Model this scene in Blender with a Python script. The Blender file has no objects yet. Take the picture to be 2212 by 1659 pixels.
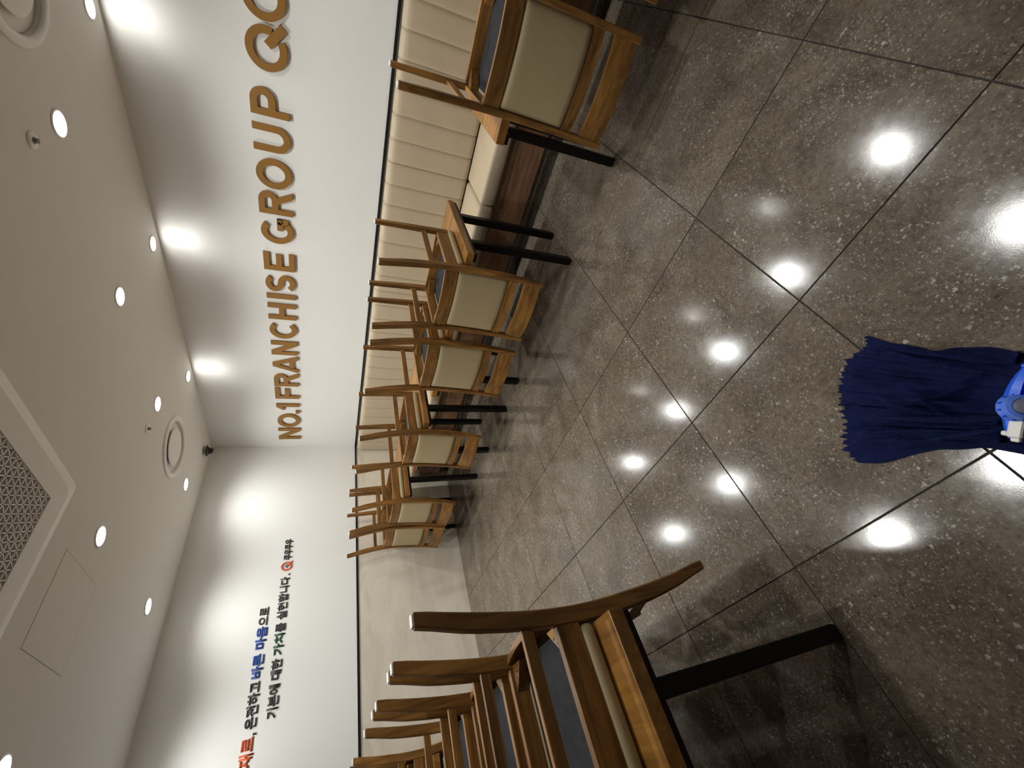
import bpy, bmesh, math, random
from mathutils import Vector, Matrix, noise
random.seed(7)
SC = bpy.context.scene
COL = SC.collection

# ------------------------------------------------------------------ camera, world, exposure
CAM_POS = (3.44282, 4.45020, 1.36364)
CAM_ROT = ((0.258362, -0.701734, 0.663942), (0.299465, 0.711597, 0.635570), (-0.918461, 0.034620, 0.393994))
cam_data = bpy.data.cameras.new('camera'); cam = bpy.data.objects.new('camera', cam_data); COL.objects.link(cam)
cam.matrix_world = Matrix.Translation(CAM_POS) @ Matrix(CAM_ROT).to_4x4()
cam_data.sensor_fit = 'HORIZONTAL'; cam_data.sensor_width = 36.0; cam_data.lens = 14.7192; cam_data.clip_start = 0.02
SC.camera = cam
W = bpy.data.worlds.new('world'); SC.world = W; W.use_nodes = True
W.node_tree.nodes['Background'].inputs[0].default_value = (0, 0, 0, 1)
W.node_tree.nodes['Background'].inputs[1].default_value = 0.0
SC.view_settings.view_transform = 'Standard'; SC.view_settings.look = 'None'
SC.view_settings.gamma = 1.0; SC.view_settings.use_curve_mapping = False
SC.view_settings.exposure = 0.24
LAMP_W = 46.0            # power of one ceiling downlight
WASH_W = 4.0            # power of one wall washer
LAMP_COL = (0.975, 0.985, 0.955)

H = 2.566      # ceiling height
RAIL = 1.082   # top of the black rail
XR, YR = 6.4, 7.4

# ------------------------------------------------------------------ materials
def mat(name, base=(.5, .5, .5), rough=.5, metal=0., spec=.5):
    m = bpy.data.materials.new(name); m.use_nodes = True
    b = m.node_tree.nodes['Principled BSDF']
    b.inputs['Base Color'].default_value = (*base, 1); b.inputs['Roughness'].default_value = rough
    b.inputs['Metallic'].default_value = metal; b.inputs['Specular IOR Level'].default_value = spec
    return m, m.node_tree, b
def N(t, kind, **kw):
    n = t.nodes.new(kind)
    for k, v in kw.items(): setattr(n, k, v)
    return n
def ramp(t, src, stops):
    r = N(t, 'ShaderNodeValToRGB'); e = r.color_ramp.elements
    while len(e) < len(stops): e.new(.5)
    for el, (p, c) in zip(e, stops):
        el.position = p; el.color = (*c, 1) if len(c) == 3 else c
    t.links.new(src, r.inputs[0]); return r.outputs[0]
def mixc(t, fac, a, b, blend='MIX'):
    m = N(t, 'ShaderNodeMix', data_type='RGBA', blend_type=blend)
    if isinstance(fac, (int, float)): m.inputs[0].default_value = fac
    else: t.links.new(fac, m.inputs[0])
    for i, s in ((6, a), (7, b)):
        if isinstance(s, tuple): m.inputs[i].default_value = (*s, 1)
        else: t.links.new(s, m.inputs[i])
    return m.outputs[2]
def bump(t, b, src, strength, dist=.01):
    n = N(t, 'ShaderNodeBump'); n.inputs['Strength'].default_value = strength; n.inputs['Distance'].default_value = dist
    t.links.new(src, n.inputs['Height']); t.links.new(n.outputs[0], b.inputs['Normal'])
def noise_tex(t, vec, scale, detail=4., rough=.55, dist=0.):
    n = N(t, 'ShaderNodeTexNoise'); n.inputs['Scale'].default_value = scale; n.inputs['Detail'].default_value = detail
    n.inputs['Roughness'].default_value = rough; n.inputs['Distortion'].default_value = dist
    if vec is not None: t.links.new(vec, n.inputs['Vector'])
    return n.outputs['Fac']
def mapping(t, src, scale=(1, 1, 1)):
    m = N(t, 'ShaderNodeMapping'); m.inputs['Scale'].default_value = scale; t.links.new(src, m.inputs[0]); return m.outputs[0]
def objcoord(t): return N(t, 'ShaderNodeTexCoord').outputs['Object']
def worldpos(t): return N(t, 'ShaderNodeNewGeometry').outputs['Position']
def plain(name, base, rough=.5, metal=0., spec=.5, nscale=0., nbump=0.):
    m, t, b = mat(name, base, rough, metal, spec)
    if nbump: bump(t, b, noise_tex(t, objcoord(t), nscale, 3.), nbump, .002)
    return m

def wood(name, axis, light, dark, rough=.42, scale=1.):
    """grain running along one local axis"""
    m, t, b = mat(name, light, rough)
    sc = [26., 26., 26.]; sc[axis] = 1.6
    oc = objcoord(t)
    rnd = N(t, 'ShaderNodeObjectInfo').outputs['Random']
    add = N(t, 'ShaderNodeVectorMath', operation='ADD'); t.links.new(oc, add.inputs[0])
    comb = N(t, 'ShaderNodeCombineXYZ'); mul = N(t, 'ShaderNodeMath', operation='MULTIPLY'); mul.inputs[1].default_value = 13.
    t.links.new(rnd, mul.inputs[0]); [t.links.new(mul.outputs[0], comb.inputs[i]) for i in range(3)]
    t.links.new(comb.outputs[0], add.inputs[1])
    v = add.outputs[0]
    fine = noise_tex(t, mapping(t, v, [s * scale for s in sc]), 1.6, 6., .65, .6)
    sc2 = [9., 9., 9.]; sc2[axis] = 2.2
    blot = noise_tex(t, mapping(t, v, sc2), 1., 4., .55, 1.2)
    c1 = ramp(t, fine, [(.33, dark), (.62, light)])
    c2 = ramp(t, blot, [(.30, (.50, .46, .42)), (.66, (1.18, 1.15, 1.08))])
    c = mixc(t, 1., c1, c2, 'MULTIPLY')
    t.links.new(c, b.inputs['Base Color'])
    bump(t, b, fine, .12, .0015)
    return m

WL, WD = (.300, .145, .034), (.120, .052, .011)
WOOD = [wood('chair_wood_x', 0, WL, WD), wood('chair_wood_y', 1, WL, WD), wood('chair_wood_z', 2, WL, WD)]
M_TOP = wood('table_top_wood', 1, (.34, .165, .040), (.22, .094, .018), .33, .8)
M_TOPX = wood('table_edge_wood', 0, (.36, .185, .060), (.17, .075, .022), .4, 1.6)
M_FASC = wood('walnut_laminate', 1, (.40, .225, .138), (.235, .125, .072), .4)
M_BLACK = plain('black_steel', (.0038, .0036, .004), .45, 0., .25)
M_RAIL = plain('black_rail', (.006, .006, .007), .35)
M_GLIDE = plain('white_plastic_glide', (.78, .78, .76), .4)
M_HOLE = plain('dark_screw', (.03, .022, .015), .5)

def leather(name, base):
    m, t, b = mat(name, base, .5, 0., .35)
    oc = worldpos(t)
    n1 = noise_tex(t, oc, 9., 3.)
    c = mixc(t, n1, tuple(x * .93 for x in base), tuple(min(1, x * 1.05) for x in base))
    t.links.new(c, b.inputs['Base Color'])
    v = N(t, 'ShaderNodeTexVoronoi'); v.inputs['Scale'].default_value = 900.; t.links.new(oc, v.inputs['Vector'])
    bump(t, b, v.outputs['Distance'], .10, .0006)
    return m
M_PAD = leather('taupe_leatherette', (.38, .295, .165))
M_BENCH = leather('cream_leatherette', (.47, .38, .265))
m, t, b = mat('dust_cover_cloth', (.040, .039, .048), .95, 0., .1)
c = mixc(t, noise_tex(t, objcoord(t), 34., 4.), (.019, .0185, .020), (.040, .039, .042)); t.links.new(c, b.inputs['Base Color']); M_DUST = m

def paint(name, base, bumps=.05):
    m, t, b = mat(name, base, .75, 0., .25)
    p = worldpos(t)
    c = mixc(t, noise_tex(t, p, 1.3, 3.), tuple(x * .975 for x in base), base); t.links.new(c, b.inputs['Base Color'])
    bump(t, b, noise_tex(t, p, 240., 2.), bumps, .0006)
    return m
M_WALL = paint('white_wall_paint', (.83, .83, .805))
M_CEIL = paint('white_ceiling_paint', (.81, .80, .765))
M_WHITE = plain('white_plastic', (.92, .91, .89), .45)
M_OFFW = plain('offwhite_plastic', (.88, .86, .83), .5)
M_GREY = plain('grey_recess', (.24, .225, .21), .6)
M_GROUT = plain('dark_grout', (.035, .030, .027), .85)
M_WGROUT = plain('pale_grout', (.66, .63, .58), .8)

# speckled concrete-look floor tile
def floor_tile_mat():
    m, t, b = mat('speckled_stone_tile', (.15, .125, .1), .2, 0., .5)
    p = worldpos(t)
    rnd = N(t, 'ShaderNodeObjectInfo').outputs['Random']
    comb = N(t, 'ShaderNodeCombineXYZ'); mul = N(t, 'ShaderNodeMath', operation='MULTIPLY'); mul.inputs[1].default_value = 37.
    t.links.new(rnd, mul.inputs[0]); t.links.new(mul.outputs[0], comb.inputs[0]); t.links.new(mul.outputs[0], comb.inputs[1])
    add = N(t, 'ShaderNodeVectorMath', operation='ADD'); t.links.new(p, add.inputs[0]); t.links.new(comb.outputs[0], add.inputs[1])
    v = add.outputs[0]
    cloud = noise_tex(t, v, 4.2, 6., .62, .8)
    base = ramp(t, cloud, [(.28, (.074, .058, .042)), (.50, (.114, .092, .068)), (.75, (.166, .139, .108))])
    mott = noise_tex(t, v, 55., 4., .7)
    base = mixc(t, 1., base, ramp(t, mott, [(.3, (.66, .64, .62)), (.68, (1.25, 1.24, 1.22))]), 'MULTIPLY')
    def specks(scale, thr, soft, keep, warp):
        wn = N(t, 'ShaderNodeTexNoise'); wn.inputs['Scale'].default_value = scale * 1.7; t.links.new(v, wn.inputs['Vector'])
        wv = N(t, 'ShaderNodeVectorMath', operation='SCALE'); t.links.new(wn.outputs['Color'], wv.inputs[0]); wv.inputs['Scale'].default_value = warp / scale
        va = N(t, 'ShaderNodeVectorMath', operation='ADD'); t.links.new(v, va.inputs[0]); t.links.new(wv.outputs[0], va.inputs[1])
        vo = N(t, 'ShaderNodeTexVoronoi', feature='F1'); vo.inputs['Scale'].default_value = scale; t.links.new(va.outputs[0], vo.inputs['Vector'])
        f = ramp(t, vo.outputs['Distance'], [(thr, (1, 1, 1)), (thr + soft, (0, 0, 0))])
        sep = N(t, 'ShaderNodeSeparateColor'); t.links.new(vo.outputs['Color'], sep.inputs[0])
        k = N(t, 'ShaderNodeMath', operation='LESS_THAN'); k.inputs[1].default_value = keep; t.links.new(sep.outputs[0], k.inputs[0])
        # clusters
        mm = N(t, 'ShaderNodeMath', operation='MULTIPLY'); t.links.new(f, mm.inputs[0]); t.links.new(k.outputs[0], mm.inputs[1])
        return mm.outputs[0]
    dens = ramp(t, noise_tex(t, v, 5.5, 3.), [(.35, (.25, .25, .25)), (.62, (1, 1, 1))])
    def masked(s, amt):
        q = N(t, 'ShaderNodeMath', operation='MULTIPLY'); t.links.new(s, q.inputs[0]); t.links.new(dens, q.inputs[1])
        r = N(t, 'ShaderNodeMath', operation='MULTIPLY'); t.links.new(q.outputs[0], r.inputs[0]); r.inputs[1].default_value = amt
        return r.outputs[0]
    c = mixc(t, masked(specks(210., .30, .16, .36, 1.3), .60), base, (.27, .25, .22))
    c = mixc(t, masked(specks(125., .30, .12, .24, 1.2), .80), c, (.34, .318, .285))
    c = mixc(t, masked(specks(60., .26, .06, .07, .8), .85), c, (.38, .36, .325))
    c = mixc(t, masked(specks(95., .28, .10, .16, 1.2), .75), c, (.030, .026, .023))
    t.links.new(c, b.inputs['Base Color'])
    rg = ramp(t, noise_tex(t, v, 26., 5., .7), [(.3, (.10, .10, .10)), (.75, (.17, .17, .17))]); t.links.new(rg, b.inputs['Roughness'])
    bump(t, b, noise_tex(t, v, 260., 3., .65), .06, .0007)
    return m
M_FLOOR = floor_tile_mat()
m, t, b = mat('beige_marble_tile', (.56, .50, .42), .38)
vv = worldpos(t)
c1 = ramp(t, noise_tex(t, mapping(t, vv, (1., 1., 2.6)), 1.7, 5., .55, 1.4), [(.30, (.62, .555, .455)), (.5, (.71, .645, .54)), (.7, (.77, .71, .61))])
t.links.new(c1, b.inputs['Base Color']); M_WTILE = m
def speckcol(name, base, rough=.45):
    m, t, b = mat(name, base, rough, 0., .5)
    c = mixc(t, noise_tex(t, objcoord(t), 160., 3.), tuple(x * .82 for x in base), tuple(x * 1.12 for x in base)); t.links.new(c, b.inputs['Base Color'])
    return m
M_GOLD = speckcol('gold_brown_letter', (.285, .135, .022))
M_TDARK = speckcol('charcoal_letter', (.040, .037, .042)); M_TRED = speckcol('orange_red_letter', (.62, .10, .03))
M_TBLUE = speckcol('blue_letter', (.02, .075, .36)); M_TGREEN = speckcol('green_letter', (.010, .085, .035))
m, t, b = mat('navy_microfibre', (.006, .011, .060), .95, 0., .15)
oc = objcoord(t)
c = mixc(t, noise_tex(t, oc, 60., 5., .7), (.0016, .0028, .018), (.0062, .0115, .064)); t.links.new(c, b.inputs['Base Color'])
b.inputs['Sheen Weight'].default_value = .08; b.inputs['Sheen Roughness'].default_value = .5; b.inputs['Sheen Tint'].default_value = (.1, .2, .8, 1)
bump(t, b, noise_tex(t, oc, 700., 3., .7), .5, .0015); M_NAVY = m
M_BLUE = plain('bright_blue_plastic', (.022, .125, .78), .35)
M_BLUE2 = plain('pale_blue_plastic', (.10, .20, .72), .35)
M_POLE = plain('grey_metal_tube', (.26, .25, .30), .35, .6)
M_CLIP = plain('white_clip_plastic', (.74, .72, .69), .4)
def emit(name, col, s):
    m = bpy.data.materials.new(name); m.use_nodes = True; t = m.node_tree; t.nodes.clear()
    e = N(t, 'ShaderNodeEmission'); e.inputs[0].default_value = (*col, 1); e.inputs[1].default_value = s
    o = N(t, 'ShaderNodeOutputMaterial'); t.links.new(e.outputs[0], o.inputs[0]); return m
M_LENS = emit('lit_lamp_lens', (1., .97, .92), 34.)

# ------------------------------------------------------------------ helpers
def obj(name, bm, material, parent=None, smooth=False):
    me = bpy.data.meshes.new(name); bm.normal_update(); bm.to_mesh(me); bm.free()
    me.materials.append(material)
    if smooth:
        for p in me.polygons: p.use_smooth = True
    o = bpy.data.objects.new(name, me); COL.objects.link(o)
    if parent: o.parent = parent
    return o
def tag(o, label, cat, group=None):
    o['label'] = label; o['category'] = cat
    if group: o['group'] = group
    return o
def struct(o): o['kind'] = 'structure'; return o
def empty(name, loc, rz=0., label=None, cat=None, group=None):
    o = bpy.data.objects.new(name, None); COL.objects.link(o); o.location = loc; o.rotation_euler = (0, 0, rz); o.empty_display_size = .1
    if label: tag(o, label, cat, group)
    return o
def copy_tree(o, parent=None):
    c = o.copy(); COL.objects.link(c); c.parent = parent
    for ch in list(o.children): copy_tree(ch, c)
    return c
def add_box(bm, x0, x1, y0, y1, z0, z1):
    vs = [bm.verts.new(p) for p in ((x0, y0, z0), (x1, y0, z0), (x1, y1, z0), (x0, y1, z0), (x0, y0, z1), (x1, y0, z1), (x1, y1, z1), (x0, y1, z1))]
    for f in ((3, 2, 1, 0), (4, 5, 6, 7), (0, 1, 5, 4), (1, 2, 6, 5), (2, 3, 7, 6), (3, 0, 4, 7)): bm.faces.new([vs[i] for i in f])
    return vs
def box(x0, x1, y0, y1, z0, z1, bev=0., seg=1):
    bm = bmesh.new(); add_box(bm, x0, x1, y0, y1, z0, z1)
    if bev: bmesh.ops.bevel(bm, geom=bm.edges[:], offset=bev, segments=seg, profile=.5, affect='EDGES')
    return bm
def lathe(bm, prof, seg=32, cx=0., cy=0., close=False):
    rings = []
    for r, z in prof:
        if r < 1e-6: rings.append([bm.verts.new((cx, cy, z))])
        else: rings.append([bm.verts.new((cx + r * math.cos(2 * math.pi * k / seg), cy + r * math.sin(2 * math.pi * k / seg), z)) for k in range(seg)])
    if close: rings.append(rings[0])
    for a, b2 in zip(rings, rings[1:]):
        for k in range(seg):
            k2 = (k + 1) % seg
            if len(a) == 1 and len(b2) == 1: continue
            if len(a) == 1: bm.faces.new((a[0], b2[k2], b2[k]))
            elif len(b2) == 1: bm.faces.new((a[k], a[k2], b2[0]))
            else: bm.faces.new((a[k], a[k2], b2[k2], b2[k]))
    bmesh.ops.recalc_face_normals(bm, faces=bm.faces[:])
    return bm
def loft(sections, cap=True):
    """sections: list of equal-length closed point loops"""
    bm = bmesh.new(); R = [[bm.verts.new(p) for p in s] for s in sections]
    n = len(R[0])
    for a, b2 in zip(R, R[1:]):
        for k in range(n): bm.faces.new((a[k], a[(k + 1) % n], b2[(k + 1) % n], b2[k]))
    if cap: bm.faces.new(R[0][::-1]); bm.faces.new(R[-1])
    bmesh.ops.recalc_face_normals(bm, faces=bm.faces[:])
    return bm
def interp(tab, v):
    if v <= tab[0][0]: return tab[0][1]
    for (a, fa), (b2, fb) in zip(tab, tab[1:]):
        if v <= b2: return fa + (fb - fa) * (v - a) / (b2 - a)
    return tab[-1][1]
def smooth_tab(tab, v, d=.05):
    return sum(interp(tab, v + o * d) for o in (-1, -.5, 0, .5, 1)) / 5

# ------------------------------------------------------------------ room shell
TH = .12
wall_right = struct(obj('wall_right', box(-TH, 0, -TH, YR + TH, -.02, H + .1), M_WALL))
wall_back = struct(obj('wall_back', box(0, XR + TH, -TH, 0, -.02, H + .1), M_WALL))
wall_left = struct(obj('wall_left', box(XR, XR + TH, 0, YR + TH, -.02, H + .1), M_WALL))
wall_front = struct(obj('wall_front', box(0, XR, YR, YR + TH, -.02, H + .1), M_WALL))
ceiling = struct(obj('ceiling', box(0, XR, 0, YR, H, H + .1), M_CEIL))
DIFF = ((.745, .990), (.765, 3.995)); AC_C, AC_G = (2.278, 2.518), .283
cutters = []
for x, y in DIFF: cutters.append(obj('cutter', lathe(bmesh.new(), [(0, H - .02), (.2152, H - .02), (.2152, H + .088), (0, H + .088)], 64, x, y), M_CEIL))
cutters.append(obj('cutter', box(AC_C[0] - AC_G, AC_C[0] + AC_G, AC_C[1] - AC_G, AC_C[1] + AC_G, H - .02, H + .088), M_CEIL))
for c_ in cutters:
    md = ceiling.modifiers.new('recess', 'BOOLEAN'); md.operation = 'DIFFERENCE'; md.object = c_; md.solver = 'EXACT'
bpy.context.view_layer.update()
me_ = bpy.data.meshes.new_from_object(ceiling.evaluated_get(bpy.context.evaluated_depsgraph_get()))
ceiling.modifiers.clear(); ceiling.data = me_
if not me_.materials: me_.materials.append(M_CEIL)
for c_ in cutters: bpy.data.objects.remove(c_)
floor = struct(obj('floor', box(0, XR, 0, YR, -.08, -.004), M_GROUT))
# floor tiles, 600 mm grid
OX, OY, TS, GAP = 2.603, 4.064, .60, .0036
def joints(o, lim):
    k0 = math.floor((0 - o) / TS); j = [o + k * TS for k in range(k0, k0 + 20)]
    return [v for v in j if v > -TS and v < lim + TS]
jx, jy = joints(OX, XR), joints(OY, YR)
tile_mesh = None
for x0, x1 in zip(jx, jx[1:]):
    for y0, y1 in zip(jy, jy[1:]):
        a0, a1, b0, b1 = max(x0, 0), min(x1, XR), max(y0, 0), min(y1, YR)
        if a1 - a0 < .02 or b1 - b0 < .02: continue
        cx, cy = (a0 + a1) / 2, (b0 + b1) / 2; hx, hy = (a1 - a0 - GAP) / 2, (b1 - b0 - GAP) / 2
        full = abs(a1 - a0 - TS) < 1e-6 and abs(b1 - b0 - TS) < 1e-6
        if full and tile_mesh:
            o = bpy.data.objects.new('tile', tile_mesh); COL.objects.link(o); o.parent = floor
        else:
            bm = box(-hx, hx, -hy, hy, -.004, 0)
            bmesh.ops.bevel(bm, geom=[e for e in bm.edges if all(abs(v.co.z) < 1e-6 for v in e.verts)], offset=.0012, segments=1, affect='EDGES')
            o = obj('tile', bm, M_FLOOR, floor)
            if full: tile_mesh = o.data
        o.location = (cx, cy, 0)
# beige wall tiles under the rail of the back wall
xj = [0.0] + [.525 + .597 * k for k in range(10)] + [XR]
obj('tile_bed', box(0, XR, 0, .0103, 0, RAIL - .019), M_WGROUT, wall_back)
wt = None
for x0, x1 in zip(xj, xj[1:]):
    w = x1 - x0 - .0025
    if wt and abs(w - wt[0]) < 1e-4: o = bpy.data.objects.new('wall_tile', wt[1]); COL.objects.link(o); o.parent = wall_back
    else:
        o = obj('wall_tile', box(-w / 2, w / 2, .004, .011, 0, RAIL - .018, .0012), M_WTILE, wall_back)
        wt = (w, o.data) if abs(w - .5945) < 1e-3 else wt
    o.location = ((x0 + x1) / 2, 0, 0)
struct(obj('trim_1', box(.0, .016, .0165, YR, RAIL - .020, RAIL, .001), M_RAIL))
struct(obj('trim_2', box(.0, XR, 0.0, .016, RAIL - .020, RAIL, .001), M_RAIL))

# ------------------------------------------------------------------ banquette bench along the lettered wall
BY0, BY1 = .03, 6.79
bench = empty('banquette', (0, BY0, 0), 0, 'cream channel-stitched wall bench with walnut front under the gold lettering', 'bench')
def under(name, bm, material, parent, smooth=False):
    o = obj(name, bm, material, parent, smooth); return o
def shift(bm, dx=0, dy=0, dz=0):
    bmesh.ops.translate(bm, verts=bm.verts[:], vec=(dx, dy, dz)); return bm
L = BY1 - BY0
under('front_panel', box(.02, .50, 0, L, .10, .352, .002), M_FASC, bench)
tk = under('toe_kick', box(.06, .452, .004, L, 0, .10), M_FLOOR, bench)
o = under('edge_strip', box(.452, .4535, .004, L, .048, .0505), M_WGROUT, tk)
CH = (3.41 - BY0) / 22
def back_cushion(n):
    us = [0, .012, .03, .06, .12, .25, .5, .75, .88, .94, .97, .988]
    ys = [(k + u) * CH for k in range(n) for u in us] + [n * CH]
    def depth(y):
        u = (y / CH) % 1.0; e = min(u, 1 - u)
        return .014 * (1 - min(1, e / .10) ** .45) if e < .10 else 0.
    prof = [(.0, 1.052), (.055, 1.054), (.078, 1.050), (.094, 1.040), (.103, 1.025), (.107, 1.0), (.112, .85), (.117, .65), (.120, .50), (.116, .478), (.105, .466), (.085, .460), (0, .460)]
    bm = bmesh.new(); R = []
    for y in ys:
        d = depth(y) if 0 < y < n * CH else .016
        R.append([bm.verts.new((max(.0, x - d * (1 if x > .05 else 0)), y, z - (d * .6 if z > 1.03 and x > 0 else 0))) for x, z in prof])
    k = len(prof)
    for a, b2 in zip(R, R[1:]):
        for i in range(k): bm.faces.new((a[i], a[(i + 1) % k], b2[(i + 1) % k], b2[i]))
    bm.faces.new(R[0]); bm.faces.new(R[-1][::-1])
    bmesh.ops.recalc_face_normals(bm, faces=bm.faces[:])
    return bm
LM = 11 * CH
for k in range(4):
    if k == 0:
        bc = under('back_cushion', back_cushion(11), M_BENCH, bench, True); sc = under('seat_cushion', box(.10, .557, .0015, LM - .0015, .352, .462, .026, 4), M_BENCH, bench, True)
    else:
        b2 = bc.copy(); s2 = sc.copy()
        for q in (b2, s2): COL.objects.link(q); q.location.y = k * LM
for q in bench.children:
    if q.name.startswith('back_cushion'): q.location.x = .003

# ------------------------------------------------------------------ tables
ZT = .72
def make_table(length):
    """local: x = depth (0 front edge .. -0.70 back), y = 0 .. -length, end at y 0"""
    t = empty('dining_table', (0, 0, 0))
    top = obj('table_top', box(-.70, 0, -length, 0, ZT - .041, ZT, .0025, 2), M_TOP, t)
    obj('edge_band', box(-.699, -.001, .0, .0012, ZT - .039, ZT - .002), M_TOPX, top)
    bm = bmesh.new()
    for y0, y1 in ((-.05, -.004), (-length + .004, -length + .05)): add_box(bm, -.692, -.008, y0, y1, ZT - .058, ZT - .041)
    for x0, x1 in ((-.55, -.51), (-.19, -.15)): add_box(bm, x0, x1, -length + .05, -.05, ZT - .058, ZT - .041)
    obj('frame', bm, M_BLACK, t)
    for x in (-.52, -.175):
        for y in (-.027, -length + .027):
            lg = obj('leg', box(x - .021, x + .021, y - .021, y + .021, .012, ZT - .058, .002), M_BLACK, t)
            obj('foot', box(x - .018, x + .018, y - .018, y + .018, 0, .0125), M_RAIL, lg)
    return t
proto_t = {}
def place_table(length, x, y, flip, label):
    if length not in proto_t: o = proto_t[length] = make_table(length)
    else: o = copy_tree(proto_t[length])
    # flip: front edge faces -x (left-hand row)
    o.location = (x, y, 0)
    tag(o, label, 'table')
    if flip:
        o.rotation_euler = (0, 0, math.pi); o.location = (x, y - length, 0)
    return o
XT = 1.392
XL = 3.209
place_table(1.12, XT, 5.115, False, 'wooden table at the banquette across the open gap from the two-chair table')
place_table(1.12, XT, 3.448, False, 'two-chair wooden table at the banquette, standing between the single-chair table and the open gap')
place_table(.62, XT, 2.050, False, 'small wooden table at the banquette carrying just one upturned chair')
place_table(1.06, XT, 1.050, False, 'two-chair wooden table at the banquette pushed up against the beige tiled wall')
place_table(1.12, XL, 3.470, True, 'two-chair wooden table across the aisle from the banquette, black leg near the navy mop')
place_table(.62, XL, 2.343, True, 'small one-chair wooden table across the aisle from the banquette')
place_table(1.06, XL, 1.060, True, 'two-chair wooden table across the aisle, pushed up against the beige tiled wall')

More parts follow.
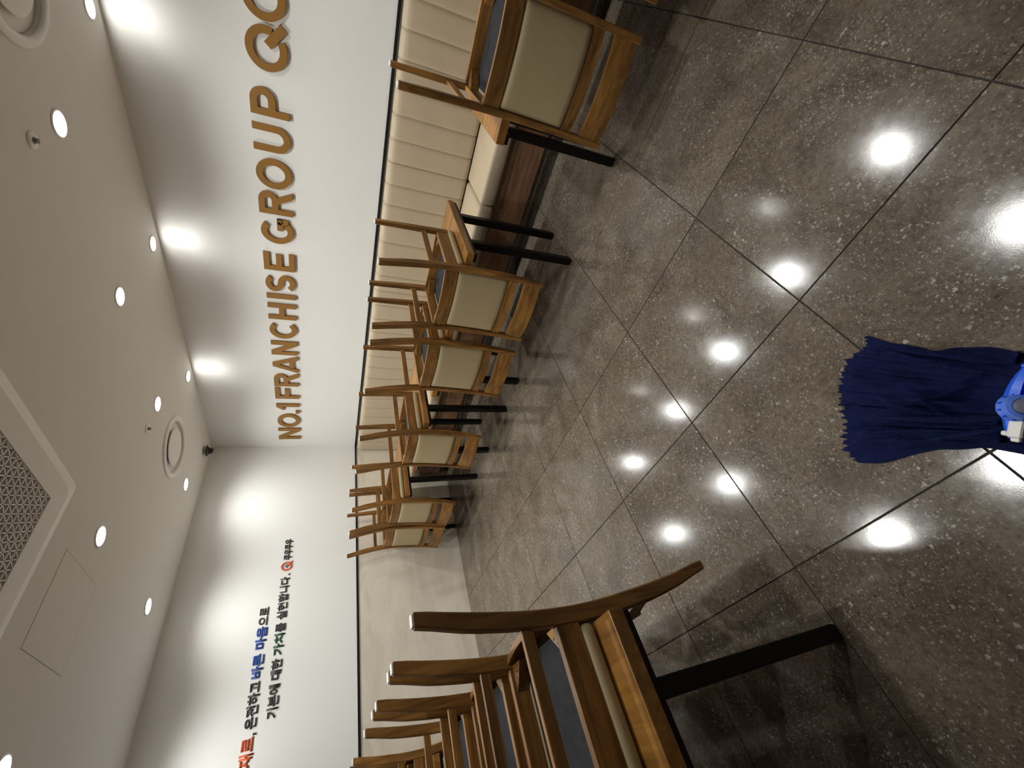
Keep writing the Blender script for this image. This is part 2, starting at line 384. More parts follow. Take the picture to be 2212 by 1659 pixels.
# ------------------------------------------------------------------ chairs, upturned on the tables
# local frame: z = 0 on the table top, +x towards the chair back, y across; chair stands on its seat, legs up
OUT = [(-.452, .1015), (-.40, .0905), (-.34, .079), (-.28, .070), (-.232, .0635), (-.17, .057), (-.104, .051), (-.05, .0465), (.012, .0435), (.08, .0445), (.157, .050), (.23, .059), (.32, .073), (.39, .0855), (.452, .0985)]
THK = [(-.452, .027), (-.34, .037), (-.2, .044), (0., .0435), (.12, .042), (.25, .043), (.33, .043), (.452, .035)]
def so(z): return smooth_tab(OUT, z, .04)
def si(z): return so(z) - interp(THK, z)
HW, SW = .2125, .027
def make_chair():
    t = empty('dining_chair', (0, 0, 0))
    zs = [-.449 + .901 * k / 24 for k in range(25)]
    for s in (-1, 1):
        y0, y1 = (HW - SW, HW) if s > 0 else (-HW, -HW + SW)
        secs = []
        for z in zs:
            a, b2 = si(z), so(z); r = .004
            secs.append([(a + r, y0, z), (b2 - r, y0, z), (b2, y0 + r, z), (b2, y1 - r, z), (b2 - r, y1, z), (a + r, y1, z), (a, y1 - r, z), (a, y0 + r, z)])
        lg = obj('rear_leg', loft(secs), WOOD[2], t, False)
        a, b2 = si(.452), so(.452)
        g = obj('glide', box(a + .003, b2 - .003, y0 + .002, y1 - .002, .4515, .459, .002), M_GLIDE, lg); g['label'] = 'white plastic glide on the leg tip'
        # front leg, tapering to the tip
        secs = []
        for z, fa, fb, w in ((.040, -.398, -.353, SW), (.11, -.397, -.353, SW), (.25, -.390, -.352, SW * .97), (.452, -.378, -.346, SW * .88)):
            q0, q1 = (HW - w, HW) if s > 0 else (-HW, -HW + w)
            r = .004
            secs.append([(fa + r, q0, z), (fb - r, q0, z), (fb, q0 + r, z), (fb, q1 - r, z), (fb - r, q1, z), (fa + r, q1, z), (fa, q1 - r, z), (fa, q0 + r, z)])
        fl = obj('front_leg', loft(secs), WOOD[2], t)
        q0, q1 = (HW - SW * .86, HW - .002) if s > 0 else (-HW + .002, -HW + SW * .86)
        g = obj('glide', box(-.376, -.348, q0, q1, .4515, .459, .002), M_GLIDE, fl); g['label'] = 'white plastic glide on the leg tip'
        # side rail and stretcher
        yy = (HW - .024, HW - .003) if s > 0 else (-HW + .003, -HW + .024)
        obj('side_rail', box(-.354, .004, yy[0], yy[1], .041, .106, .0015), WOOD[0], t)
        yy = (HW - .021, HW - .007) if s > 0 else (-HW + .007, -HW + .021)
        obj('stretcher', box(-.353, .022, yy[0], yy[1], .168, .199, .0015), WOOD[0], t)
        # corner blocks under the seat
        for cx, sx in ((-.355, 1), (.012, -1)):
            yc = s * (HW - .024)
            bm = bmesh.new(); P = [(cx, yc), (cx + sx * .070, yc), (cx + sx * .060, yc - s * .012), (cx + sx * .012, yc - s * .060), (cx, yc - s * .070)]
            lo = [bm.verts.new((x, y, .058)) for x, y in P]; hi = [bm.verts.new((x, y, .094)) for x, y in P]
            bm.faces.new(lo[::-1]); bm.faces.new(hi)
            for k in range(5): bm.faces.new((lo[k], lo[(k + 1) % 5], hi[(k + 1) % 5], hi[k]))
            bmesh.ops.recalc_face_normals(bm, faces=bm.faces[:])
            cb = obj('corner_block', bm, WOOD[1], t)
            bm = bmesh.new()
            for px, py in ((.027, .043), (.043, .027)): lathe(bm, [(0, .0945), (.0042, .0945), (.0042, .093)], 8, cx + sx * px * .85, yc - s * py * .85)
            obj('screw', bm, M_HOLE, cb)
    yi = HW - SW
    def bow(y, amt): return amt * (1 - (y / yi) ** 2)
    def board(z0, z1, th, amt, off=0., puff=0., ny=12, nz=1, r=.0025, rnd=0.):
        """bowed board between the stiles following their curve"""
        ys = [-yi + 2 * yi * k / ny for k in range(ny + 1)]
        zz = [z0 + (z1 - z0) * k / nz for k in range(nz + 1)]
        bm = bmesh.new(); F, B = [], []
        for y in ys:
            fr, bk = [], []
            for z in zz:
                c0 = (so(z) + si(z)) / 2 + bow(y, amt) + off
                u = abs(y) / yi; v = abs(2 * (z - z0) / (z1 - z0) - 1)
                pf = puff * (1 - u ** 6) * (1 - v ** 6)
                e = rnd * max(0., max((u - .90) / .10, (v - .86) / .14)) ** 2
                fr.append(bm.verts.new((c0 + th / 2 + pf - e, y, z))); bk.append(bm.verts.new((c0 - th / 2 - pf + e, y, z)))
            F.append(fr); B.append(bk)
        for i in range(ny):
            for k in range(nz):
                bm.faces.new((F[i][k], F[i + 1][k], F[i + 1][k + 1], F[i][k + 1])); bm.faces.new((B[i][k], B[i][k + 1], B[i + 1][k + 1], B[i + 1][k]))
            bm.faces.new((F[i][0], B[i][0], B[i + 1][0], F[i + 1][0])); bm.faces.new((F[i][nz], F[i + 1][nz], B[i + 1][nz], B[i][nz]))
        for k in range(nz):
            bm.faces.new((F[0][k], F[0][k + 1], B[0][k + 1], B[0][k])); bm.faces.new((F[ny][k], B[ny][k], B[ny][k + 1], F[ny][k + 1]))
        bmesh.ops.recalc_face_normals(bm, faces=bm.faces[:])
        return bm
    obj('rear_rail', board(.0375, .108, .020, .026, 0., nz=3), WOOD[1], t)
    obj('back_pad', board(-.255, .037, .022, .026, .0, puff=.006, ny=24, nz=20, rnd=.010), M_PAD, t, True)
    obj('back_slat', board(-.299, -.2555, .020, .026, 0., nz=2), WOOD[1], t)
    obj('top_rail', board(-.438, -.346, .020, .026, 0., nz=4), WOOD[1], t)
    obj('front_rail', box(-.390, -.368, -yi, yi, .037, .106, .0015), WOOD[1], t)
    # seat cushion with rounded rear edge under the bowed rail
    sc = obj('seat_cushion', box(-.404, -.001, -HW - .004, HW + .004, 0, .044, .019, 4), M_PAD, t, True)
    d = obj('dust_cover', box(-.366, .014, -HW + .026, HW - .026, .0445, .054), M_DUST, sc); d['label'] = 'dark grey dust cover under the seat'
    for s in (-1, 1):   # folded-over upholstery edge beside the dust cover
        obj('cover_edge', box(-.366, .014, s * (HW - .032) - .006, s * (HW - .032) + .006, .054, .0556), M_PAD, d)
    return t
proto_c = None
def place_chair(x, y, flip, label, jitter=0.):
    global proto_c
    if proto_c is None: proto_c = make_chair(); o = proto_c
    else: o = copy_tree(proto_c)
    o.location = (x, y, ZT); o.rotation_euler = (0, 0, (math.pi if flip else 0) + math.radians(jitter))
    tag(o, label, 'chair', 'upturned chairs resting on the tables')
    return o
GX = .0055
place_chair(XT + GX, 3.888 + .425 + .005, False, 'upturned wooden chair across the open gap, on the table end beside the gap', .3)
place_chair(XT + GX, 4.842, False, 'upturned wooden chair across the open gap, on the table end away from the gap')
place_chair(XT + GX, 3.172, False, 'upturned wooden chair on the two-chair banquette table, beside the open gap', -.3)
place_chair(XT + GX, 2.652, False, 'upturned wooden chair on the two-chair banquette table, beside the single-chair table', .2)
place_chair(XT + GX, 1.777, False, 'lone upturned wooden chair on the small banquette table', .5)
place_chair(XT + GX, .806, False, 'upturned wooden chair on the wall-end banquette table, beside the small table')
place_chair(XT + GX, .330, False, 'upturned wooden chair on the banquette side closest to the beige tiled wall')
place_chair(XL - GX, 3.172, True, 'upturned wooden chair across the aisle, showing its charcoal seat underside next to the navy mop')
place_chair(XL - GX, 2.682, True, 'second upturned wooden chair from the navy mop in the row across the aisle')
place_chair(XL - GX, 2.125, True, 'lone upturned wooden chair on the small table across the aisle')
place_chair(XL - GX, .80, True, 'upturned wooden chair across the aisle, second from the beige tiled wall')
place_chair(XL - GX, .330, True, 'upturned wooden chair across the aisle, closest to the beige tiled wall')

# ------------------------------------------------------------------ ceiling fittings
def downlight(x, y, label, group, washer=False, off=''):
    end = '_' + off + '_offscreen' if off else ''
    t = empty('downlight' + end, (x, y, H), 0, label, 'ceiling light', group)
    r = .047 if washer else .052
    bm = lathe(bmesh.new(), [(r, -.0005), (r, -.0045), (r + .004, -.006), (r + .010, -.0045), (r + .013, -.0005)], 32, close=True)
    obj('trim_ring', bm, M_WHITE, t, True)
    bm = bmesh.new(); lathe(bm, [(0, -.004), (r * .6, -.0038), (r - .0005, -.0022), (r - .0005, -.0002), (0, -.0002)], 32)
    obj('lens' + end, bm, M_LENS, t)
    ld = bpy.data.lights.new('lamp' + end, 'SPOT'); ld.energy = WASH_W if washer else LAMP_W; ld.color = LAMP_COL
    ld.spot_size = math.radians(116 if washer else 147); ld.spot_blend = 1.0; ld.shadow_soft_size = .036
    lo = bpy.data.objects.new('lamp' + end, ld); COL.objects.link(lo); lo.parent = t; lo.location = (0, 0, -.012)
    return t
for y, LW in ((1.22, 'small wall-side ceiling downlight above the first half of the gold lettering'), (2.515, 'small wall-side ceiling downlight above the gap between the two long gold words'),
              (3.82, 'small wall-side ceiling downlight above the large gold round-tailed letter')): downlight(.128, y, LW, 'wall-washing downlights over the lettering', True)
for x, y, lab in ((.775, .47, 'round downlight between the round air diffuser and the corner camera end of the back wall'),
                  (.775, 1.55, 'round downlight between the black-tipped sprinkler and the round air diffuser'),
                  (.775, 2.505, 'round downlight midway between the two round air diffusers'), (.775, 3.45, 'round downlight next to the sprinkler farther from the back wall')):
    downlight(x, y, lab, 'downlights over the banquette tables')
for x, y, lab in ((1.84, .49, 'round downlight in the ceiling close to the back wall slogan, between diffuser and access panel'), (1.84, 1.575, 'round downlight between the air conditioner corner and the access panel')):
    downlight(x, y, lab, 'downlights over the aisle')
downlight(2.875, 1.58, 'round downlight in the ceiling beyond the access panel', 'downlights beyond the access panel')
for x, y, off, lab, grp in ((.775, 4.56, 'bench_end', 'round downlight above the banquette table across the open gap', 'downlights over the banquette tables'),
                            (1.84, 4.46, 'aisle', 'round downlight above the aisle across the air conditioner from the access panel', 'downlights over the aisle'),
                            (2.875, .50, 'back_wall', 'round downlight above the orange end of the back wall slogan', 'downlights beyond the access panel'),
                            (2.875, 2.48, 'aisle_tables', 'round downlight beside the air conditioner above the aisle-side tables', 'downlights beyond the access panel'),
                            (2.875, 3.37, 'mop', 'round downlight in the ceiling above the navy mop', 'downlights beyond the access panel')):
    downlight(x, y, lab, grp, off=off)

def diffuser(x, y, label):
    t = empty('air_diffuser', (x, y, H), 0, label, 'air vent', 'round ceiling air diffusers')
    obj('rim', lathe(bmesh.new(), [(.215, -.001), (.215, -.004), (.222, -.013), (.240, -.015), (.256, -.009), (.262, -.001)], 64, close=True), M_WHITE, t, True)
    # recess plate up inside the ceiling, open along one arc to the duct behind
    bm = bmesh.new(); seg = 72; rr = (.04, .150, .2135); g0 = 40
    V = [[bm.verts.new((r_ * math.cos(2 * math.pi * k / seg), r_ * math.sin(2 * math.pi * k / seg), .018)) for k in range(seg)] for r_ in rr]
    for i in range(2):
        for k in range(seg):
            a = (k + .5) * 360 / seg
            if i == 1 and abs((a - g0 + 180) % 360 - 180) < 62: continue
            k2 = (k + 1) % seg; bm.faces.new((V[i][k], V[i][k2], V[i + 1][k2], V[i + 1][k]))
    q_ = bmesh.ops.extrude_face_region(bm, geom=bm.faces[:]); bmesh.ops.translate(bm, verts=[v for v in q_['geom'] if isinstance(v, bmesh.types.BMVert)], vec=(0, 0, .003))
    bmesh.ops.delete(bm, geom=[v for v in bm.verts if not v.link_faces], context='VERTS'); bmesh.ops.recalc_face_normals(bm, faces=bm.faces[:])
    obj('recess', bm, M_OFFW, t)
    obj('duct', lathe(bmesh.new(), [(.2138, .021), (.2138, .084), (0, .084), (0, .087), (.2148, .087), (.2148, .021)], 64, close=True), M_GREY, t)
    obj('centre_disc', lathe(bmesh.new(), [(0, -.0105), (.14, -.010), (.152, -.0085), (.157, -.0055), (.155, -.0015), (.045, -.0010), (.045, .018), (0, .018)], 64), M_OFFW, t)
    return t
diffuser(.745, .990, 'round white air diffuser in the ceiling by the corner camera')
diffuser(.765, 3.995, 'round white air diffuser in the ceiling away from the corner camera')

def sprinkler(x, y, label):
    t = empty('sprinkler', (x, y, H), 0, label, 'sprinkler', 'ceiling sprinklers')
    obj('escutcheon', lathe(bmesh.new(), [(0, -.0005), (.036, -.0005), (.035, -.004), (.018, -.007), (0, -.007)], 24), M_WHITE, t, True)
    obj('head', lathe(bmesh.new(), [(0, -.007), (.013, -.007), (.013, -.011), (.006, -.012), (.006, -.018), (.011, -.0195), (.011, -.021), (0, -.022)], 16), M_GREY, t)
sprinkler(1.020, 3.452, 'small round sprinkler between downlight and air diffuser away from the corner')
sprinkler(1.012, 1.546, 'small round sprinkler beside the air diffuser by the corner camera')

t = empty('security_camera', (.225, .245, H), 0, 'black dome security camera hanging in the ceiling corner', 'camera')
obj('mount_plate', lathe(bmesh.new(), [(0, -.0005), (.062, -.0005), (.061, -.003), (0, -.003)], 32), M_WHITE, t)
obj('housing', lathe(bmesh.new(), [(0, -.026), (.054, -.026), (.058, -.029), (.055, -.033), (.040, -.042), (.032, -.054), (0, -.054)], 32), M_RAIL, t, True)
obj('dome', lathe(bmesh.new(), [(.030, -.052), (.031, -.062), (.028, -.074), (.020, -.083), (.010, -.087), (0, -.088)], 32), plain('glossy_black_dome', (.004, .004, .005), .08), t, True)
bm = bmesh.new()
for a in (.4, 2.5, 4.6): lathe(bm, [(0, -.001), (.0025, -.001), (.0025, -.027), (0, -.027)], 8, .040 * math.cos(a), .040 * math.sin(a))
obj('screw', bm, M_POLE, t)

# ceiling cassette air conditioner
AX0, AX1, AY0, AY1 = 1.803, 2.753, 2.043, 2.993
ac = empty('air_conditioner', ((AX0 + AX1) / 2, (AY0 + AY1) / 2, H), 0, 'square white cassette air conditioner with lattice grille in the ceiling', 'air conditioner')
def rrect(hx, hy, r, z, n=6):
    pts = []
    for cx, cy, a in ((hx - r, hy - r, 0), (-hx + r, hy - r, 90), (-hx + r, -hy + r, 180), (hx - r, -hy + r, 270)):
        for k in range(n + 1):
            q = math.radians(a + 90 * k / n); pts.append((cx + r * math.cos(q), cy + r * math.sin(q), z))
    return pts
hx = (AX1 - AX0) / 2
bm = bmesh.new()
loops = [rrect(hx, hx, .035, -.0005), rrect(hx, hx, .035, -.012), rrect(hx - .006, hx - .006, .034, -.019), rrect(hx - .070, hx - .070, .045, -.032), rrect(hx - .074, hx - .074, .045, -.030), rrect(hx - .076, hx - .076, .045, -.0005)]
R = [[bm.verts.new(p) for p in lp] for lp in loops]; n = len(R[0])
for a, b2 in zip(R, R[1:]):
    for k in range(n): bm.faces.new((a[k], a[(k + 1) % n], b2[(k + 1) % n], b2[k]))
bmesh.ops.recalc_face_normals(bm, faces=bm.faces[:])
obj('outer_frame', bm, M_WHITE, ac)
gh = hx - .192
bm = bmesh.new()
loops = [rrect(hx - .0765, hx - .0765, .043, -.006), rrect(hx - .0775, hx - .0775, .043, -.034), rrect(hx - .082, hx - .082, .042, -.040), rrect(gh, gh, .004, -.040), rrect(gh, gh, .004, -.006)]
R = [[bm.verts.new(p) for p in lp] for lp in loops]
for a, b2 in zip(R, R[1:]):
    for k in range(n): bm.faces.new((a[k], a[(k + 1) % n], b2[(k + 1) % n], b2[k]))
bmesh.ops.recalc_face_normals(bm, faces=bm.faces[:])
obj('inner_panel', bm, M_OFFW, ac)
obj('filter_backing', box(-gh + .001, gh - .001, -gh + .001, gh - .001, .068, .080), plain('grey_filter', (.09, .09, .095), .8), ac)
bm = bmesh.new(); pitch = .036
def bar(p0, p1, w, z0, z1):
    d = (Vector(p1) - Vector(p0)); l = d.length
    if l < .006: return
    d.normalize(); nn = Vector((-d.y, d.x)) * w / 2; a, b2 = Vector(p0), Vector(p1)
    P = [a + nn, a - nn, b2 - nn, b2 + nn]
    lo = [bm.verts.new((q.x, q.y, z0)) for q in P]; hi = [bm.verts.new((q.x, q.y, z1)) for q in P]
    bm.faces.new(lo); bm.faces.new(hi[::-1])
    for k in range(4): bm.faces.new((lo[k], hi[k], hi[(k + 1) % 4], lo[(k + 1) % 4]))
for ang in (0, 60, 120):
    a = math.radians(ang); d = Vector((math.cos(a), math.sin(a))); nn = Vector((-d.y, d.x))
    for k in range(-40, 41):
        c0 = nn * (k * pitch); t0, t1 = -2., 2.
        for i in range(2):
            if abs(d[i]) > 1e-6:
                u, v = sorted(((-gh - c0[i]) / d[i], (gh - c0[i]) / d[i])); t0, t1 = max(t0, u), min(t1, v)
            elif abs(c0[i]) > gh: t0, t1 = 1., 0.
        if t1 > t0: bar(c0 + d * t0, c0 + d * t1, .0052, -.037, -.022)
g = obj('grille', bm, M_OFFW, ac)

# ceiling access panel
t = empty('access_panel', (2.268, 1.618, H), 0, 'flush square access hatch in the ceiling beside the air conditioner', 'hatch')
obj('panel', box(-.2215, .2215, -.2215, .2215, -.0012, -.0002), M_CEIL, t)
M_LINE = plain('hatch_gap', (.46, .43, .37), .8)
for x0, x1, y0, y1 in ((-.2245, -.2215, -.2245, .2245), (.2215, .2245, -.2245, .2245), (-.2215, .2215, -.2245, -.2215), (-.2215, .2215, .2215, .2245)):
    obj('gap', box(x0, x1, y0, y1, -.0010, -.0002), M_LINE, t)

# ------------------------------------------------------------------ raised lettering on the wall above the bench
S = .041
def stroke(bm, pts, w, z0, z1, closed=False):
    """flat ribbon of width w along pts with mitred joins, extruded z0..z1"""
    P = [Vector(p) for p in pts]; n = len(P); Ls, Rs = [], []
    for i in range(n):
        a = P[i - 1] if (i > 0 or closed) else None; c = P[(i + 1) % n] if (i < n - 1 or closed) else None
        d1 = (P[i] - a).normalized() if a is not None else None; d2 = (c - P[i]).normalized() if c is not None else None
        if d1 is None: d1 = d2
        if d2 is None: d2 = d1
        n1 = Vector((-d1.y, d1.x)); n2 = Vector((-d2.y, d2.x)); m_ = (n1 + n2).normalized()
        l = min(w / 2 / max(.3, m_.dot(n1)), w * 1.1)
        Ls.append(P[i] + m_ * l); Rs.append(P[i] - m_ * l)
    V = [[bm.verts.new((p.x, p.y, z)) for p in side] for side in (Ls, Rs) for z in (z0, z1)]
    rng = range(n) if closed else range(n - 1)
    for i in rng:
        j = (i + 1) % n
        bm.faces.new((V[1][i], V[1][j], V[3][j], V[3][i])); bm.faces.new((V[0][j], V[0][i], V[2][i], V[2][j]))
        bm.faces.new((V[0][i], V[0][j], V[1][j], V[1][i])); bm.faces.new((V[2][j], V[2][i], V[3][i], V[3][j]))
    if not closed:
        bm.faces.new((V[0][0], V[1][0], V[3][0], V[2][0])); bm.faces.new((V[0][-1], V[2][-1], V[3][-1], V[1][-1]))
def poly(bm, pts, z0, z1):
    lo = [bm.verts.new((x, y, z0)) for x, y in pts]; hi = [bm.verts.new((x, y, z1)) for x, y in pts]
    bm.faces.new(lo[::-1]); bm.faces.new(hi)
    for k in range(len(pts)): bm.faces.new((lo[k], lo[(k + 1) % len(pts)], hi[(k + 1) % len(pts)], hi[k]))
def arc(cx, cy, rx, ry, a0, a1, n=20):
    return [(cx + rx * math.cos(math.radians(a0 + (a1 - a0) * k / n)), cy + ry * math.sin(math.radians(a0 + (a1 - a0) * k / n))) for k in range(n + 1)]
def glyph(ch, w, h, s=S, d=.018):
    bm = bmesh.new(); z0, z1 = 0., d; e = s / 2
    st = lambda pts, closed=False: stroke(bm, pts, s, z0, z1, closed)
    if ch == 'N':
        st([(e, 0), (e, h)]); st([(w - e, 0), (w - e, h)]); poly(bm, [(0, h), (s * .55, h), (s * 1.15, h), (w, 0), (w - s * .55, 0), (w - s * 1.15, 0)], z0, z1 - .0002)
    elif ch == 'O': st(arc(w / 2, h / 2, w / 2 - e, h / 2 - e, 0, 360, 40)[:-1], True)
    elif ch == '.': poly(bm, [(0, 0), (w, 0), (w, w * .95), (0, w * .95)], z0, z1)
    elif ch == '1': st([(w - e, 0), (w - e, h)]); poly(bm, [(w - s, h), (w - s * .4, h), (w - s * .4, h - s * .9), (s * .35, h * .60), (0, h * .72)], z0, z1 - .0002)
    elif ch == 'F': st([(e, 0), (e, h)]); st([(s, h - e), (w, h - e)]); st([(s, h * .5), (w * .90, h * .5)])
    elif ch == 'E': st([(e, 0), (e, h)]); st([(s, h - e), (w, h - e)]); st([(s, h * .51), (w * .93, h * .51)]); st([(s, e), (w, e)])
    elif ch == 'I': poly(bm, [(0, 0), (w, 0), (w, h), (0, h)], z0, z1)
    elif ch == 'H': st([(e, 0), (e, h)]); st([(w - e, 0), (w - e, h)]); st([(s, h * .52), (w - s, h * .52)])
    elif ch == 'A':
        k = s * 1.06; poly(bm, [(0, 0), (k, 0), (w / 2 + k * .45, h), (w / 2 - k * .5, h)], z0, z1); poly(bm, [(w - k, 0), (w, 0), (w / 2 + k * .5, h), (w / 2 - k * .45, h)], z0, z1 - .0002)
        st([(w * .26, h * .26), (w * .74, h * .26)])
    elif ch in 'RP':
        st([(e, 0), (e, h)]); bt = h * (.43 if ch == 'R' else .36); r = (h - bt) / 2 - e; xr = w - e - (s * .25 if ch == 'R' else 0)
        rx = min(r, (xr - e) * .62)
        st([(s, h - e), (xr - rx, h - e)] + arc(xr - rx, (h + bt) / 2, rx, r, 90, -90, 16)[1:] + [(s, bt + e)])
        if ch == 'R': poly(bm, [(w * .36, bt + s * .8), (w * .36 + s * 1.15, bt + s * .8), (w, 0), (w - s * 1.18, 0)], z0, z1 - .0002)
    elif ch == 'C': st(arc(w * .54, h / 2, w * .54 - e, h / 2 - e, 46, 314, 34))
    elif ch == 'G':
        st(arc(w / 2, h / 2, w / 2 - e, h / 2 - e, 48, 318, 34)); st([(w - e, h * .16), (w - e, h * .5 - .0)]); st([(w, h * .5 - e), (w * .55, h * .5 - e)])
    elif ch == 'S':
        ry = (h / 2 - e) / 2 + .0; top = arc(w / 2, h - e - ry, w / 2 - e, ry, 30, 270, 22); bot = arc(w / 2, e + ry, w / 2 - e, ry, 90, -150, 22)
        st(top + bot[1:])
    elif ch == 'U':
        r = w / 2 - e; st([(e, h), (e, r + e)] + arc(w / 2, r + e, r, r, 180, 360, 20)[1:] + [(w - e, h)])
    elif ch == 'Q':
        st(arc(w * .48, h / 2, w * .48 - e, h / 2 - e, -20, 300, 40)); a = Vector((w * .56, h * .47)); b3 = Vector((w * 1.0, h * .07)); stroke(bm, [a, b3], s * 1.15, z0, z1 - .0002)
    bmesh.ops.recalc_face_normals(bm, faces=bm.faces[:])
    return bm
sign = empty('wall_lettering', (.0, .16, 1.683), 0, 'row of raised gold-brown capital letters on the white wall above the bench', 'sign')
BASE, CAP = 1.682, .221
LET = [('N', .158, .345), ('O', .370, .582), ('.', .598, .640), ('1', .654, .746), ('F', .833, .988), ('R', 1.017, 1.192), ('A', 1.208, 1.418), ('N', 1.442, 1.605), ('C', 1.644, 1.825), ('H', 1.862, 2.025), ('I', 2.081, 2.124), ('S', 2.155, 2.312), ('E', 2.357, 2.512),
       ('G', 2.597, 2.795), ('R', 2.832, 3.007), ('O', 3.022, 3.226), ('U', 3.270, 3.436), ('P', 3.487, 3.645), ('Q', 3.735, 3.972), ('O', 3.980, 4.195)]
for ch, y0, y1 in LET:
    o = obj('letter', glyph(ch, y1 - y0, CAP), M_GOLD, sign)
    # glyph x -> world +y, glyph y -> world +z, glyph z -> world +x (out of the wall)
    o.matrix_local = Matrix(((0, 0, 1, .0006), (1, 0, 0, y0 - .16), (0, 1, 0, BASE - 1.683), (0, 0, 0, 1)))

# slogan on the back wall; reads towards -x
def text_mesh(body, bold):
    c = bpy.data.curves.new('glyph', 'FONT'); c.body = body; c.size = 1.; c.offset = bold; c.resolution_u = 3
    o = bpy.data.objects.new('glyph', c); COL.objects.link(o); bpy.context.view_layer.update()
    me = bpy.data.meshes.new_from_object(o.evaluated_get(bpy.context.evaluated_depsgraph_get()))
    bpy.data.objects.remove(o); bpy.data.curves.remove(c)
    bm = bmesh.new(); bm.from_mesh(me); bpy.data.meshes.remove(me)
    bmesh.ops.remove_doubles(bm, verts=bm.verts[:], dist=1e-5)
    return bm
slogan = empty('wall_slogan', (1.95, 0, 1.67), 0, 'two-line Korean slogan in charcoal, orange, blue and green letters on the back wall', 'sign')
def put_text(body, xl, xr, zb, zt, material, depth=.006, bold=.027, name='letter'):
    n = len(body); pitch_ = (xl - xr) / n
    for i, ch in enumerate(body):
        bm = text_mesh(ch, bold)
        xs = [v.co.x for v in bm.verts]; ys = [v.co.y for v in bm.verts]
        if ch in '.,': sx = sy = .085; ox, oy = (min(xs) + max(xs)) / 2, 0.
        else:
            # keep the syllable's own box inside its em square
            sy = (zt - zb) / .93; ox, oy = .46, -.09
            wid = max(xs) - min(xs); sx = pitch_ * .96 / .88
        r = bmesh.ops.extrude_face_region(bm, geom=bm.faces[:])
        bmesh.ops.translate(bm, verts=[v for v in r['geom'] if isinstance(v, bmesh.types.BMVert)], vec=(0, 0, 1))
        for v in bm.verts: v.co = Vector(((v.co.x - ox) * sx, (v.co.y - oy) * sy, v.co.z * depth))
        bmesh.ops.recalc_face_normals(bm, faces=bm.faces[:])
        o = obj(name, bm, material, slogan)
        xc = xl - pitch_ * (i + .5)
        o.matrix_local = Matrix(((-1, 0, 0, xc - 1.95), (0, 0, 1, .0006), (0, 1, 0, zb - 1.67), (0, 0, 0, 1)))
Z1B, Z1T, Z2B, Z2T = 1.807, 1.886, 1.670, 1.746
put_text('재료', 2.895, 2.712, Z1B, Z1T + .006, M_TRED)
put_text(',', 2.710, 2.690, Z1B + .004, Z1T, M_TDARK)
put_text('온전하고', 2.667, 2.357, Z1B, Z1T, M_TDARK)
put_text('바른', 2.341, 2.160, Z1B, Z1T, M_TBLUE)
put_text('마음', 2.130, 1.950, Z1B, Z1T, M_TBLUE)
put_text('으로', 1.946, 1.792, Z1B, Z1T, M_TDARK, bold=.016)
put_text('기본에', 2.632, 2.400, Z2B, Z2T, M_TDARK)
put_text('대한', 2.379, 2.223, Z2B, Z2T, M_TDARK)
put_text('가치', 2.199, 2.022, Z2B, Z2T, M_TGREEN)
put_text('를', 2.020, 1.945, Z2B, Z2T, M_TDARK)
put_text('실현합니다', 1.919, 1.546, Z2B, Z2T, M_TDARK)
put_text('.', 1.536, 1.512, Z2B + .004, Z2T, M_TDARK)
put_text('쿠우쿠우', 1.381, 1.168, Z2B, Z2T - .004, M_TDARK)
# round emblem: orange ring with a tail and three slim tines
bm = bmesh.new(); w = .098
stroke(bm, arc(.045, .045, .036, .040, -38, 300, 40), .013, 0, .006)
stroke(bm, [(.050, .030), (.092, -.002)], .013, 0, .0058)
em = obj('emblem', bm, M_TRED, slogan)
em.matrix_local = Matrix(((-1, 0, 0, 1.489 - 1.95), (0, 0, 1, .0006), (0, 1, 0, 1.662 - 1.67), (0, 0, 0, 1)))
bm = bmesh.new()
for k in (-1, 0, 1): stroke(bm, [(.036 + k * .007, .052 + k * .009), (.060 + k * .007, .034 + k * .009)], .0035, 0, .0045)
o = obj('tine', bm, M_TDARK, em)

# ------------------------------------------------------------------ navy mop on the floor
HC = Vector((3.16, 4.17)); DP = Vector((.611, -.7915)); DQ = Vector((-.7915, -.611))
LEFT = [(-.20, -.15), (-.10, -.13), (0, -.112), (.035, -.121), (.103, -.125), (.151, -.112), (.268, -.135), (.302, -.146), (.36, -.15)]
RIGHT = [(-.20, .15), (-.10, .12), (-.02, .100), (.034, .101), (.11, .126), (.168, .157), (.223, .194), (.277, .212), (.36, .235)]
QEND = [(-.15, .296), (-.135, .303), (-.105, .305), (-.08, .340), (0, .351), (.048, .339), (.118, .317), (.165, .316), (.195, .295), (.215, .272)]
mop = empty('floor_mop', (HC.x, HC.y, 0), 0, 'navy cloth floor mop with bright blue clamp head spread on the tiles', 'mop')
def pq(p, q, z): v = DP * p + DQ * q; return (v.x, v.y, z)
FOLDS = []
rf_ = random.Random(11)
for k in range(13):      # pleats: start p, end p, bow, width, height, where along the cloth they are strongest
    p0 = -.10 + .20 * (k + .5) / 13 + rf_.uniform(-.008, .008); p1 = p0 * 1.75 + .02 + rf_.uniform(-.03, .03)
    FOLDS.append((p0, p1, rf_.uniform(-.03, .03), rf_.uniform(.020, .040), rf_.uniform(.024, .052), rf_.uniform(.05, .26), rf_.uniform(.07, .16), rf_.choice((-1, 1))))
FOLDS += [(-.09, .10, .02, .034, .048, .15, .09, 1), (.10, -.06, -.02, .032, .046, .13, .08, -1), (-.02, .15, .03, .030, .040, .20, .08, 1), (.03, -.02, .03, .026, .050, .17, .06, -1)]
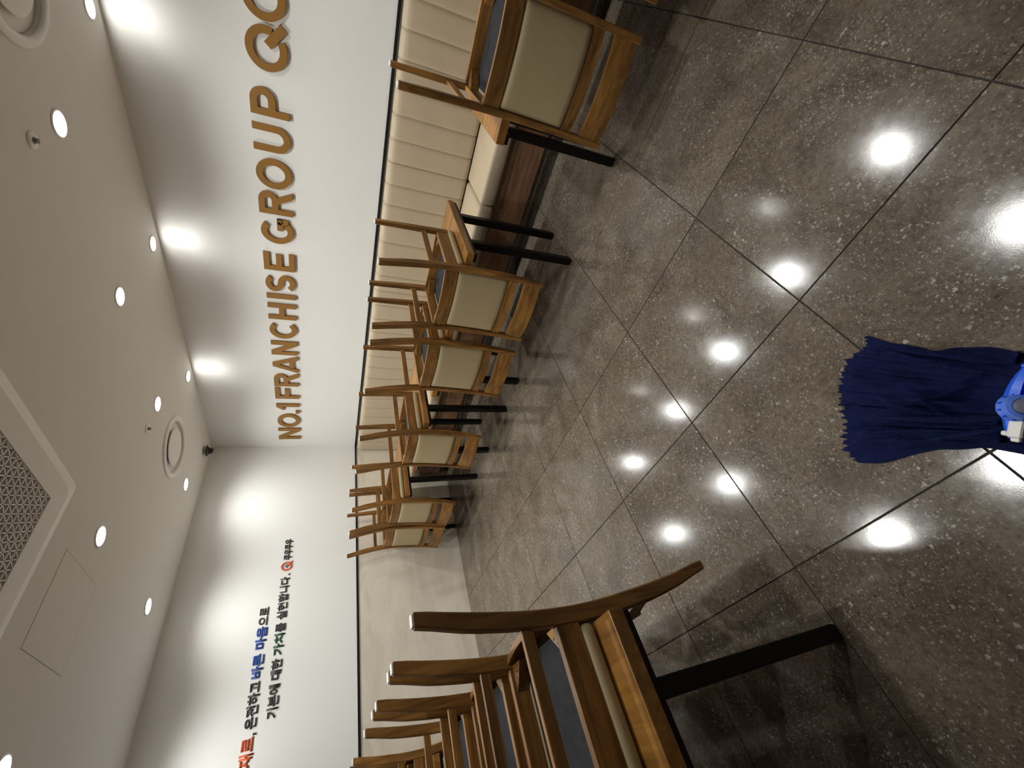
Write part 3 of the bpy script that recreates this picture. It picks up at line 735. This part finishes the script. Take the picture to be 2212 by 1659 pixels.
def fold_height(p, q):
    """overlapping pleats fanning out from the clamp, steep on one side"""
    z = 0.
    for p0, p1, bw, w, h, qc, ql, sd in FOLDS:
        u = max(-.2, q) / .34
        pc = p0 + (p1 - p0) * u + bw * math.sin(3.0 * u) + .006 * noise.noise(Vector((q * 16., p0 * 40., 1.)))
        d = (p - pc) * sd / w
        if -.16 < d < 0: f = 1 + d / .16
        elif 0 <= d < 1: f = (1 - d) ** 1.4
        else: continue
        z = max(z, h * f * math.exp(-((q - qc) / ql) ** 2))
    fan = p / (.62 + max(q, -.05) * 1.5)
    z += .0035 * (1 - abs(noise.noise(Vector((fan * 90., q * 9., 8.3))))) ** 3
    z += .005 * max(0., noise.noise(Vector((p * 18., q * 18., 5.5))))
    return .003 + z + .008 * math.exp(-(q / .05) ** 2)
def sheet(ns, nt, q0, left, right, qend, zoff, amp, seed, jag=.012):
    bm = bmesh.new(); T, B = [], []
    for i in range(ns + 1):
        s = i / ns; tr, br = [], []
        for j in range(nt + 1):
            u = j / nt
            # end of this column
            pe = left(.30) + (right(.30) - left(.30)) * s
            qe = qend(pe) + jag * (abs(((i * .34 + seed) % 2.) - 1.) - .5) + jag * 1.2 * noise.noise(Vector((i * .23, seed, 0))) + jag * .35 * ((i * 7) % 3 - 1)
            q = q0 + (qe - q0) * u
            p = left(q) + (right(q) - left(q)) * s
            p += .004 * noise.noise(Vector((q * 22., seed * 3.1 + s * 2, .3)))
            edge = min(1., min(s, 1 - s) * 9 + .15) * min(1., (1 - u) * 10 + .25)
            z = zoff + .004 + (fold_height(p + .013 * ((seed * 5) % 3), q) - .003) * amp * edge
            tr.append(bm.verts.new(pq(p, q, z))); br.append(bm.verts.new(pq(p, q, max(.0006, z - .0028))))
        T.append(tr); B.append(br)
    for i in range(ns):
        for j in range(nt):
            bm.faces.new((T[i][j], T[i + 1][j], T[i + 1][j + 1], T[i][j + 1])); bm.faces.new((B[i][j], B[i][j + 1], B[i + 1][j + 1], B[i + 1][j]))
        bm.faces.new((T[i][0], B[i][0], B[i + 1][0], T[i + 1][0])); bm.faces.new((T[i][nt], T[i + 1][nt], B[i + 1][nt], B[i][nt]))
    for j in range(nt):
        bm.faces.new((T[0][j], T[0][j + 1], B[0][j + 1], B[0][j])); bm.faces.new((T[ns][j], B[ns][j], B[ns][j + 1], T[ns][j + 1]))
    bmesh.ops.recalc_face_normals(bm, faces=bm.faces[:])
    return bm
lf, rf, qf = (lambda q: smooth_tab(LEFT, q, .012)), (lambda q: smooth_tab(RIGHT, q, .012)), (lambda p: interp(QEND, p))
cl = obj('mop_cloth', sheet(120, 110, -.17, lf, rf, qf, 0., 1., 0), M_NAVY, mop, True)
STR = [(-.105, -.085, .034, .30, .001), (-.045, -.07, .030, .325, .003), (.01, .035, .034, .335, .002), (.072, .135, .034, .285, .003), (.03, .105, .026, .235, .006)]
for k, (pa, pb, wd, qe, zo) in enumerate(STR):
    def lft(q, pa=pa, pb=pb, wd=wd): u = max(0, q) / .33; return pa + (pb - pa) * u - wd * (.40 + .25 * u)
    def rgt(q, pa=pa, pb=pb, wd=wd): u = max(0, q) / .33; return pa + (pb - pa) * u + wd * (.40 + .25 * u)
    st_ = obj('cloth_strip', sheet(22, 70, .01, lft, rgt, (lambda p, qe=qe: qe), zo + .002, 1.2, k + 1, .009), M_NAVY, mop, True)
# clamp head
def local_pq_mesh(bm):
    for v in bm.verts: x, y, z = v.co; v.co = Vector(pq(x, y, z))
    bmesh.ops.recalc_face_normals(bm, faces=bm.faces[:]); return bm
secs = []
for k in range(17):     # curved clamp bar across the cloth
    p = -.082 + .150 * k / 16; u = (p + .007) / .075; w = .010 + .011 * (1 - u * u); q0 = -.012 + .006 * (1 - u * u); hh = .030 + .016 * (1 - u * u)
    secs.append([(p, q0 - w * .55, .022), (p, q0 + w, .020), (p, q0 + w * .9, .020 + hh * .6), (p, q0 + w * .3, .020 + hh), (p, q0 - w * .45, .020 + hh)])
head = obj('clamp_head', local_pq_mesh(loft(secs)), M_BLUE, mop)
bm = box(-.084, -.008, -.030, -.022, .046, .066, .002); obj('lever', local_pq_mesh(bm), M_BLUE, head)
bm = box(-.090, -.082, -.028, -.008, .046, .062, .002); obj('lever_hook', local_pq_mesh(bm), M_BLUE, head)
ax = Vector((.10, .16, .98)); POLE_DIR = (Vector((3.62, 4.95, 1.15)) - Vector((HC.x, HC.y, .05))).normalized()
def along(bm, base, d):
    rot = Vector((0, 0, 1)).rotation_difference(d).to_matrix().to_4x4(); bm.transform(Matrix.Translation(base) @ rot); return bm
base = Vector(pq(.004, -.008, .052))
bm = bmesh.new(); lathe(bm, [(.0165, 0), (.028, 0), (.030, .006), (.027, .014), (.024, .030), (.0165, .032)], 24, close=True)
sk = obj('socket', along(bm, base, POLE_DIR), M_BLUE2, mop)
bm = bmesh.new()
for k in range(12):
    a = 2 * math.pi * k / 12; q = bmesh.ops.create_cube(bm, size=1.)['verts']
    for v in q: v.co = Vector((v.co.x * .004 + .0275, v.co.y * .004, v.co.z * .014 + .010))
    bmesh.ops.rotate(bm, verts=q, cent=(0, 0, 0), matrix=Matrix.Rotation(a, 3, 'Z'))
obj('grip_rib', along(bm, base, POLE_DIR), M_BLUE, sk)
bm = bmesh.new(); lathe(bm, [(0, -.02), (.0155, -.02), (.0155, 1.25), (0, 1.25)], 24)
obj('pole', along(bm, base, POLE_DIR), M_POLE, mop, False)
bm = box(.026, .064, -.030, -.008, .046, .068, .003); cp = obj('latch', local_pq_mesh(bm), M_CLIP, mop); cp['label'] = 'white plastic latch on the blue clamp'
bm = box(.052, .063, -.009, .003, .048, .060, .004, 2); obj('latch_tab', local_pq_mesh(bm), M_CLIP, cp)
bm = box(.063, .072, -.028, -.014, .050, .064, .002); obj('latch_tab', local_pq_mesh(bm), M_CLIP, cp)
